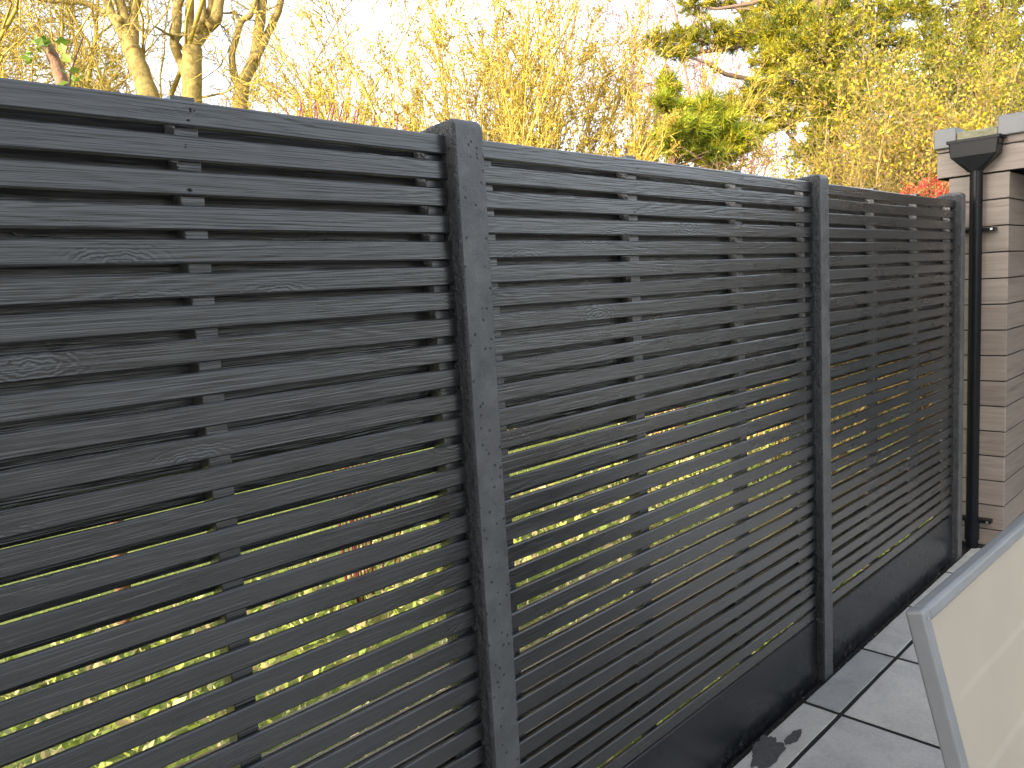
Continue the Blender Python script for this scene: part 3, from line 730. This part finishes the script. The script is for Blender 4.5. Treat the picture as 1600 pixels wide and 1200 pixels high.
# ------------------------------------------------------------------ red upright stems
def red_stems():
    D = 4.2; p = at(505, 200, D); root = thing('dogwood_shrub', 'thin dark-red upright stems just above the fence left of near post', 'shrub', (p.x, p.y, 0)); b0 = np.array((p.x, p.y, 0)); rs = np.random.RandomState(3)
    m = MB()
    for (x, y, lean) in ((452, 168, -8), (468, 160, 5), (473, 158, -6), (492, 156, 1), (495, 160, 0), (512, 160, 12), (518, 164, 8), (531, 158, 10), (552, 172, 7), (556, 170, 8), (538, 178, 6), (620, 178, 3), (633, 196, 1), (584, 172, 4)):
        d = D+rs.uniform(-.15, .15); top = np.array(at(x+lean*.6, y, d))-b0; mid = np.array(at(x-lean, y+70, d))-b0; bot = np.array([mid[0]*.5, mid[1]*.5, 0])
        m.tube(np.array([bot, mid*.7+bot*.3+np.array([0, 0, 0]), mid, top]), [.006, .005, .0045, .003], 5, np.array((.16, .035, .045))*rs.uniform(.7, 1.3))
    m.build('stems', TWIG, root, smooth=True, usecol=True)
red_stems()

# ------------------------------------------------------------------ golden fan shaped tree in the centre
def fan_tree():
    rs = np.random.RandomState(31); D = 9.0; base = ground_at(765, D)
    cfg = dict(seg=(9, 7, 6, 5), wob=(.05, .08, .12, .18), sides=(6, 4, 3, 3), lift=.010, kids=(9, 6, 4), ratio=(.44, .5, .45), ang=(.34, .42, .6), **{'from': .22}, leaves=1, lspread=.015, rr=.5, leaf_from=3, rmin=.0045)
    stems = []
    rt = np.array(_r0); fw = np.array((_f.x, _f.y, 0)); fw /= np.linalg.norm(fw)
    for k in range(66):
        s_ = rs.uniform(-1, 1); lean = s_*0.57+.03; dep = rs.uniform(-.45, .45)
        d = rt*lean+fw*dep+np.array([0, 0, 1.0])
        stems.append((rt*(s_*.45+rs.uniform(-.15, .15))+fw*rs.uniform(-.3, .3), d, rs.uniform(3.4, 4.9)*(1-.08*abs(s_)), rs.uniform(.014, .030)))
    plant('fan_tree', 'wide fan-shaped golden budding tree behind the near concrete post', 'tree', base, stems, cfg, 31, (.42, .325, .075),
          [(.48, .37, .03), (.48, .33, .04), (.44, .37, .04), (.40, .24, .06)], .030, aspect=.6)
fan_tree()
willow('orange-tinged low shrub below the young pine', 1000, 8.0, 33, 12, .6, (.46, .28, .14), [(.55, .36, .08), (.50, .30, .12), (.45, .42, .08)], 2.0, .014, dict(cfgB, seg=(6, 5, 4, 3), kids=(8, 5, 3), leaves=1), 'shrub', .035)

# ------------------------------------------------------------------ pines
def needle_cloud(mb, bud, centers, dirs, ln, per, cols, seed, budcol=None, budp=.7):
    rs = np.random.RandomState(seed); n = len(centers)
    C_ = np.repeat(np.asarray(centers), per, axis=0); Dd = np.repeat(np.asarray(dirs), per, axis=0)
    d = Dd*.75+rs.normal(size=C_.shape)*.62; d /= np.linalg.norm(d, axis=1, keepdims=True)
    L_ = (ln*rs.uniform(.55, 1.15, len(C_)))[:, None]; sidev = np.cross(d, rs.normal(size=C_.shape)); sidev /= np.linalg.norm(sidev, axis=1, keepdims=True)
    st = C_+Dd*(rs.uniform(-.5, .35, len(C_)))[:, None]*ln; w = .0042*(ln/.12)
    V = np.stack([st-sidev*w, st+sidev*w, st+d*L_], 1).reshape(-1, 3); F = np.arange(len(V)).reshape(-1, 3)
    cols = np.asarray(cols); pick = np.repeat(cols[rs.randint(0, len(cols), n)]*rs.uniform(.7, 1.25, (n, 1)), per, axis=0)*rs.uniform(.85, 1.15, (len(C_), 1))
    mb.add(V, F, np.repeat(pick, 3, axis=0))
    if budcol is not None:
        oc = np.array([(0, 0, -1), (.42, 0, 0), (0, .42, 0), (-.42, 0, 0), (0, -.42, 0), (0, 0, 1)], dtype=float)
        of = np.array([(0, 2, 1), (0, 3, 2), (0, 4, 3), (0, 1, 4), (5, 1, 2), (5, 2, 3), (5, 3, 4), (5, 4, 1)])
        for i in range(n):
            if rs.uniform() > budp: continue
            z = unit(dirs[i]+rs.normal(size=3)*.25); x = unit(np.cross(z, (.3, .5, .8))); y = np.cross(z, x)
            s_ = ln*rs.uniform(.20, .30)
            bud.add(np.asarray(centers[i])+z*ln*.25+(oc[:, :1]*x+oc[:, 1:2]*y+oc[:, 2:]*z)*s_, of, np.asarray(budcol[rs.randint(len(budcol))])*rs.uniform(.8, 1.2))
def pine(name, label, trunk, pads, depth, seed, ln, cols, budcol, trunk_r, per=34, dens=1.0):
    rs = np.random.RandomState(seed); base = at(*trunk[-1], depth); base = np.array((base.x, base.y, -.02))
    root = thing(name, label, 'tree', tuple(base))
    T = np.array([np.array((0, 0, 0.))]+[np.array(at(x, y, depth))-base for (x, y) in trunk[::-1]])
    tr = MB(); tr.tube(T, np.linspace(trunk_r*1.15, trunk_r*.7, len(T)), 12, np.array((.15, .088, .05))); tr.build('trunk', BARK, root, smooth=True, usecol=True)
    br = MB(); nd = MB(); bd = MB(); 
    for (x, y, rx, ry, dd, n) in pads:
        c = np.array(at(x, y, depth+dd))-base; sc = (depth+dd)/FPX
        # branch from trunk to pad
        j = np.argmin(np.abs(T[:, 2]-(c[2]-.25))); a = T[j] if j else T[1]*.5
        mid = (a+c)/2+np.array([0, 0, -.12]); pts = np.array([a, a*.7+c*.3+rs.normal(size=3)*.08, a*.45+c*.55+rs.normal(size=3)*.10, mid*.3+c*.7+np.array([0, 0, -.06])+rs.normal(size=3)*.06, c])
        br.tube(pts, [trunk_r*.22, trunk_r*.17, trunk_r*.14, trunk_r*.10, trunk_r*.05], 6, np.array((.13, .085, .06)))
        n = int(n*dens); cs = []; ds = []
        rt = np.array(_r); up = np.array((0, 0, 1.)); fw = np.array(_f)
        for k in range(n):
            v = rs.normal(size=3); v = v/np.linalg.norm(v)*rs.uniform(.1, 1)**.45
            off = rt*v[0]*rx*sc+up*v[1]*ry*sc+fw*v[2]*(rx+ry)*.5*sc
            p = c+off; out = unit(off+np.array([0, 0, .25*ry*sc])); cs.append(p); ds.append(unit(out+rs.normal(size=3)*.35+np.array([0, 0, .35])))
            if k % 2 == 0:
                q0 = c+off*.25; br.tube(np.array([q0, (q0+p)/2+np.array([0, 0, -.02]), p]), [.010, .008, .005], 3, np.array((.17, .11, .06)), False)
        needle_cloud(nd, bd, cs, ds, ln, per, cols, seed+int(x), budcol)
    br.build('branches', TWIG, root, smooth=True, usecol=True); nd.build('needles', NEEDLE, root, usecol=True)
    if bd.n: bd.build('cones', LEAF, root, smooth=True, usecol=True, kind='stuff')
    return root
YG = [(.24, .23, .012), (.31, .28, .014), (.14, .16, .012), (.36, .31, .018), (.09, .11, .012)]
YB = [(.40, .30, .03), (.36, .28, .03), (.42, .26, .05)]
pine('pine_tree', 'large yellow-green pine with dark limbs and small cones, right of centre',
     [(1296, -120), (1292, -20), (1288, 60), (1290, 160), (1292, 260), (1295, 330)], [
     (1035, 66, 30, 18, -.6, 34), (1075, 60, 34, 22, -.5, 44), (1115, 52, 36, 24, -.4, 50), (1150, 65, 30, 20, -.3, 44), (1060, 84, 30, 10, -.6, 24), (1165, 45, 32, 24, .3, 44),
     (1200, 55, 40, 26, -.5, 70), (1240, 40, 40, 30, -.6, 80), (1205, 95, 34, 24, -.7, 70), (1245, 85, 44, 30, -.8, 90), (1195, 140, 36, 26, -.7, 70), (1240, 130, 40, 28, -.9, 80),
     (1175, 170, 30, 20, -.6, 50), (1290, 30, 34, 26, -1.0, 60), (1285, 62, 36, 24, -1.1, 60), (1295, 205, 40, 26, -.9, 60), (1270, 235, 40, 22, -.8, 50), (1320, 135, 36, 24, -.9, 60), (1140, 160, 20, 14, -.4, 24), (1290, 95, 46, 34, -.8, 90), (1330, 60, 40, 34, .2, 80), (1290, 150, 44, 30, -.9, 80), (1345, 110, 40, 30, 0, 80),
     (1370, 25, 44, 28, .4, 80), (1430, 8, 40, 22, .6, 70), (1215, 15, 40, 22, .5, 60), (1265, 10, 24, 20, .5, 40), (1330, 5, 26, 26, .4, 50), (1390, 70, 40, 26, .6, 70), (1320, 170, 40, 26, -.6, 70), (1230, 185, 44, 20, -.5, 60),
     (1085, 8, 26, 14, 1.0, 30), (1130, 2, 22, 14, 1.0, 26), (1175, 12, 30, 14, 1.2, 36)], 12.0, 41, .125, YG, YB, .24, 30, 1.8)
GG = [(.22, .28, .02), (.31, .32, .02), (.12, .18, .02), (.38, .35, .025)]
pine('pine_sapling', 'young bushy green pine with upright leader beside the large pine',
     [(1041, 112), (1045, 150), (1050, 200), (1052, 260), (1054, 320)], [
     (1041, 122, 9, 14, 0, 12), (1046, 142, 18, 12, 0, 20), (1036, 160, 16, 10, -.1, 16), (1058, 168, 26, 12, 0, 30), (1095, 178, 24, 12, 0, 34), (1078, 200, 40, 16, -.1, 55), (1125, 192, 26, 12, 0, 34),
     (1145, 208, 30, 12, .1, 50), (1105, 165, 20, 14, 0, 26), (1130, 178, 26, 12, .1, 34), (1150, 222, 34, 14, .1, 50), (1110, 240, 36, 12, .1, 40), (1050, 212, 28, 16, -.1, 40), (1095, 218, 34, 12, .1, 40), (1062, 236, 28, 12, 0, 36), (1180, 205, 26, 9, .1, 22)], 7.6, 42, .11, GG, [(.40, .36, .04)], .045, 38, 1.4)
ob = pine('pine_tree', 'tall olive pine with dark bough at the right above the garden room',
     [(1535, -160), (1530, -40), (1528, 60), (1526, 160), (1524, 260), (1524, 330)], [
     (1480, 10, 46, 30, 0, 80), (1540, 20, 46, 34, -.4, 90), (1590, 15, 40, 34, -.2, 80), (1500, 60, 44, 30, -.3, 80), (1560, 70, 46, 34, -.5, 90), (1610, 70, 36, 40, -.2, 80), (1470, 95, 36, 26, 0, 60), (1520, 115, 44, 28, -.4, 80), (1580, 120, 44, 30, -.4, 80), (1620, 140, 40, 40, 0, 70), (1440, 50, 30, 26, .3, 50)], 15.0, 43, .15,
     [(.20, .195, .015), (.15, .16, .014), (.26, .235, .018)], [(.36, .29, .03)], .22, 30, 1.5)

# ------------------------------------------------------------------ shrubs on the right
cfgS = dict(seg=(7, 5, 4), wob=(.08, .14, .2), sides=(5, 3, 3), lift=.01, kids=(12, 7), ratio=(.42, .5), ang=(.55, .7), **{'from': .25}, leaves=3, lspread=.045, rr=.5, leaf_from=1)
def shrub(label, px, depth, seed, n, spread, h, bark, cols, ls, cfg=cfgS, tilt=0, r=.016, aspect=.55, off=.35):
    rs = np.random.RandomState(seed); base = ground_at(px, depth); stems = []
    for k in range(n):
        a = rs.uniform(0, 2*math.pi); s_ = spread*rs.uniform(.1, 1)
        stems.append(((rs.uniform(-off, off), rs.uniform(-off, off), 0), (math.cos(a)*s_+tilt*_r0.x, math.sin(a)*s_+tilt*_r0.y, 1), h*rs.uniform(.7, 1.1), r*rs.uniform(.7, 1.3)))
    return plant('shrub', label, 'shrub', base, stems, cfg, seed, bark, cols, ls, 'sunlit shrubs behind the fence', aspect=aspect)
GOLD = [(.40, .33, .02), (.44, .35, .03), (.20, .19, .02), (.46, .36, .06), (.13, .14, .02), (.36, .22, .05)]
shrub('tall golden-leaved shrub with pale stems below the large pine', 1385, 8.6, 51, 14, .38, 3.6, (.30, .22, .09), GOLD, .046)
shrub('yellow-green leafy shrub right of the golden shrub, behind the hopper', 1490, 10.5, 52, 16, .40, 4.2, (.28, .21, .09), [(.33, .31, .016), (.18, .20, .016), (.40, .35, .025), (.11, .13, .015), (.30, .20, .06)], .042)
shrub('dense lime-green shrub at the right edge above the coping', 1590, 12.5, 53, 16, .40, 4.4, (.24, .18, .08), [(.28, .29, .014), (.16, .19, .014), (.35, .33, .02), (.10, .12, .012)], .046)
TAN = dict(cfgS, leaves=1, lspread=.02, kids=(14, 7), ang=(.45, .6))
shrub('tan twiggy arching shrub above the second post', 1265, 7.0, 54, 26, .62, 2.5, (.30, .20, .07), [(.34, .24, .04), (.36, .32, .05), (.34, .17, .07)], .024, TAN, r=.010)
shrub('straw-coloured bare twig shrub left of the rainwater hopper', 1360, 7.4, 55, 26, .58, 2.6, (.29, .20, .08), [(.33, .25, .05), (.33, .31, .05), (.34, .20, .08)], .024, TAN, r=.010)
shrub('low yellow-green bush over the middle fence panel by second post', 1175, 7.6, 56, 14, .5, 2.15, (.40, .32, .12), [(.33, .33, .015), (.40, .36, .02), (.26, .27, .015)], .040)
shrub('upright brown-stemmed shrub rising behind the hopper notch', 1500, 9.0, 57, 14, .22, 3.0, (.36, .26, .15), [(.45, .40, .08), (.40, .32, .10)], .030, TAN, r=.012)
# backdrop hedge trees far right
willow('dense yellow-green evergreen filling the gaps behind the golden shrubs', 1400, 18, 58, 4, .35, (.25, .2, .1), [(.15, .15, .02), (.10, .115, .015), (.20, .18, .025)], 6.0, .10, dict(cfgE, leaves=5, lspread=.16), 'evergreen_tree', .13)
willow('broad yellow-green evergreen behind the right-hand pine', 1570, 20, 59, 4, .35, (.25, .2, .1), [(.14, .15, .02), (.10, .115, .015), (.19, .18, .025)], 6.5, .10, dict(cfgE, leaves=5, lspread=.16), 'evergreen_tree', .14)
willow('pinkish bare tree in the distance between the two pines', 1125, 20, 60, 6, .30, (.30, .16, .13), [(.36, .18, .14), (.34, .22, .12)], 8.6, .06, dict(cfgB, leaves=2, rmin=.006), 'bare_tree', .05)

# red shrub and laurel right by the fence end
def mound(name, label, x0, x1, ytop, depth, n, cols, ls, seed, aspect=.5):
    rs = np.random.RandomState(seed); c = at((x0+x1)/2, ytop, depth); base = np.array((c.x, c.y, 0)); root = thing(name, label, 'shrub', tuple(base)); sc = depth/FPX; hw = (x1-x0)/2*sc
    top = c.z; br = MB(); tips = []
    for k in range(n):
        a = rs.uniform(0, 6.283); r_ = math.sqrt(rs.uniform())*hw; h = top-.05-.5*rs.uniform()**2-(r_/hw)**2*.10+noise.noise(Vector((r_*9*math.cos(a), r_*9*math.sin(a), seed)))*.14
        p = np.array((math.cos(a)*r_, math.sin(a)*r_, h)); tips.append(p)
        if k % 8 == 0: br.tube(np.array([p*np.array((.15, .15, 0)), p*np.array((.6, .6, .5)), p]), [.010, .006, .003], 4, np.array((.14, .09, .06)), False)
    br.build('stems', TWIG, root, usecol=True); lb = MB(); P = []
    for p in tips: P += [p+rs.normal(size=3)*.03 for q in range(5)]
    leaf_cloud(lb, P, ls, cols, seed, aspect, .5); lb.build('foliage', LEAF, root, usecol=True)
mound('red_shrub', 'red-leaved shrub just above the far fence panel by the cladding', 1405, 1490, 280, 7.6, 330, [(.50, .05, .05), (.55, .09, .06), (.42, .05, .05), (.45, .20, .08)], .042, 61)
mound('laurel_shrub', 'small dark green laurel above the far fence panel', 1385, 1462, 258, 8.4, 230, [(.05, .12, .02), (.10, .18, .03), (.20, .22, .03)], .075, 62, .4)

# ------------------------------------------------------------------ planting seen through the gaps
def ground_cover():
    rs = np.random.RandomState(71); lb = MB(); n = 15000
    x = rs.uniform(-.8, 8.5, n); y = .12+rs.uniform(0, 1, n)**1.3*3.0
    z = np.array([.02+max(0, .10+.22*noise.noise(Vector((a*1.3, b*1.3, 2))))*rs.uniform() for a, b in zip(x, y)])
    leaf_cloud(lb, np.stack([x, y, z], 1), .07, [(.28, .36, .08), (.36, .42, .10), (.46, .46, .18), (.46, .40, .22), (.38, .32, .17), (.22, .30, .06), (.48, .50, .24)], 72, .6, .6)
    o = lb.build('ground_cover', LEAF, kind='stuff', usecol=True); tag(o, 'mixed green and straw-coloured ground cover leaves behind the fence', 'ground cover')
    gb = MB(); n = 26000; x = rs.uniform(-1, 11, n); y = rs.uniform(2.4, 9, n); P = np.stack([x, y, np.full(n, -.02)], 1)
    d = rs.normal(size=(n, 3))*.35; d[:, 2] = 1; h = rs.uniform(.03, .075, n)[:, None]; sd_ = rs.normal(size=(n, 3)); sd_[:, 2] = 0; sd_ /= np.linalg.norm(sd_, axis=1, keepdims=True)
    V = np.stack([P-sd_*.004, P+sd_*.004, P+d*h], 1).reshape(-1, 3); cols = np.array([(.14, .24, .03), (.22, .30, .04), (.28, .30, .06)])
    gb.add(V, np.arange(len(V)).reshape(-1, 3), np.repeat(cols[rs.randint(0, 3, n)], 3, axis=0))
    o = gb.build('grass', LEAF, kind='stuff', usecol=True); tag(o, 'short bright green lawn grass beyond the fence', 'grass')
ground_cover()

def grit():
    rs = np.random.RandomState(81); m = MB()
    oc = np.array([(0, 0, -1), (1, 0, 0), (0, 1, 0), (-1, 0, 0), (0, -1, 0), (0, 0, 1)], dtype=float); of = np.array([(0, 2, 1), (0, 3, 2), (0, 4, 3), (0, 1, 4), (5, 1, 2), (5, 2, 3), (5, 3, 4), (5, 4, 1)])
    for k in range(900):
        x = rs.uniform(1.9, 5.15); y = -.037+rs.uniform()*.036; r_ = rs.uniform(.0015, .0048)
        c = (np.array((.05, .048, .045)) if rs.uniform() < .88 else np.array((.34, .32, .26)))*rs.uniform(.5, 1.4)
        m.add(np.array((x, y, r_*.6))+oc*r_*rs.uniform(.6, 1.2, (1, 3))*np.array((1, 1, .8)), of, c)
    o = m.build('grit', TWIG, kind='stuff', usecol=True); tag(o, 'dark grit and crumbs in the gap between paving and fence', 'grit')
grit()
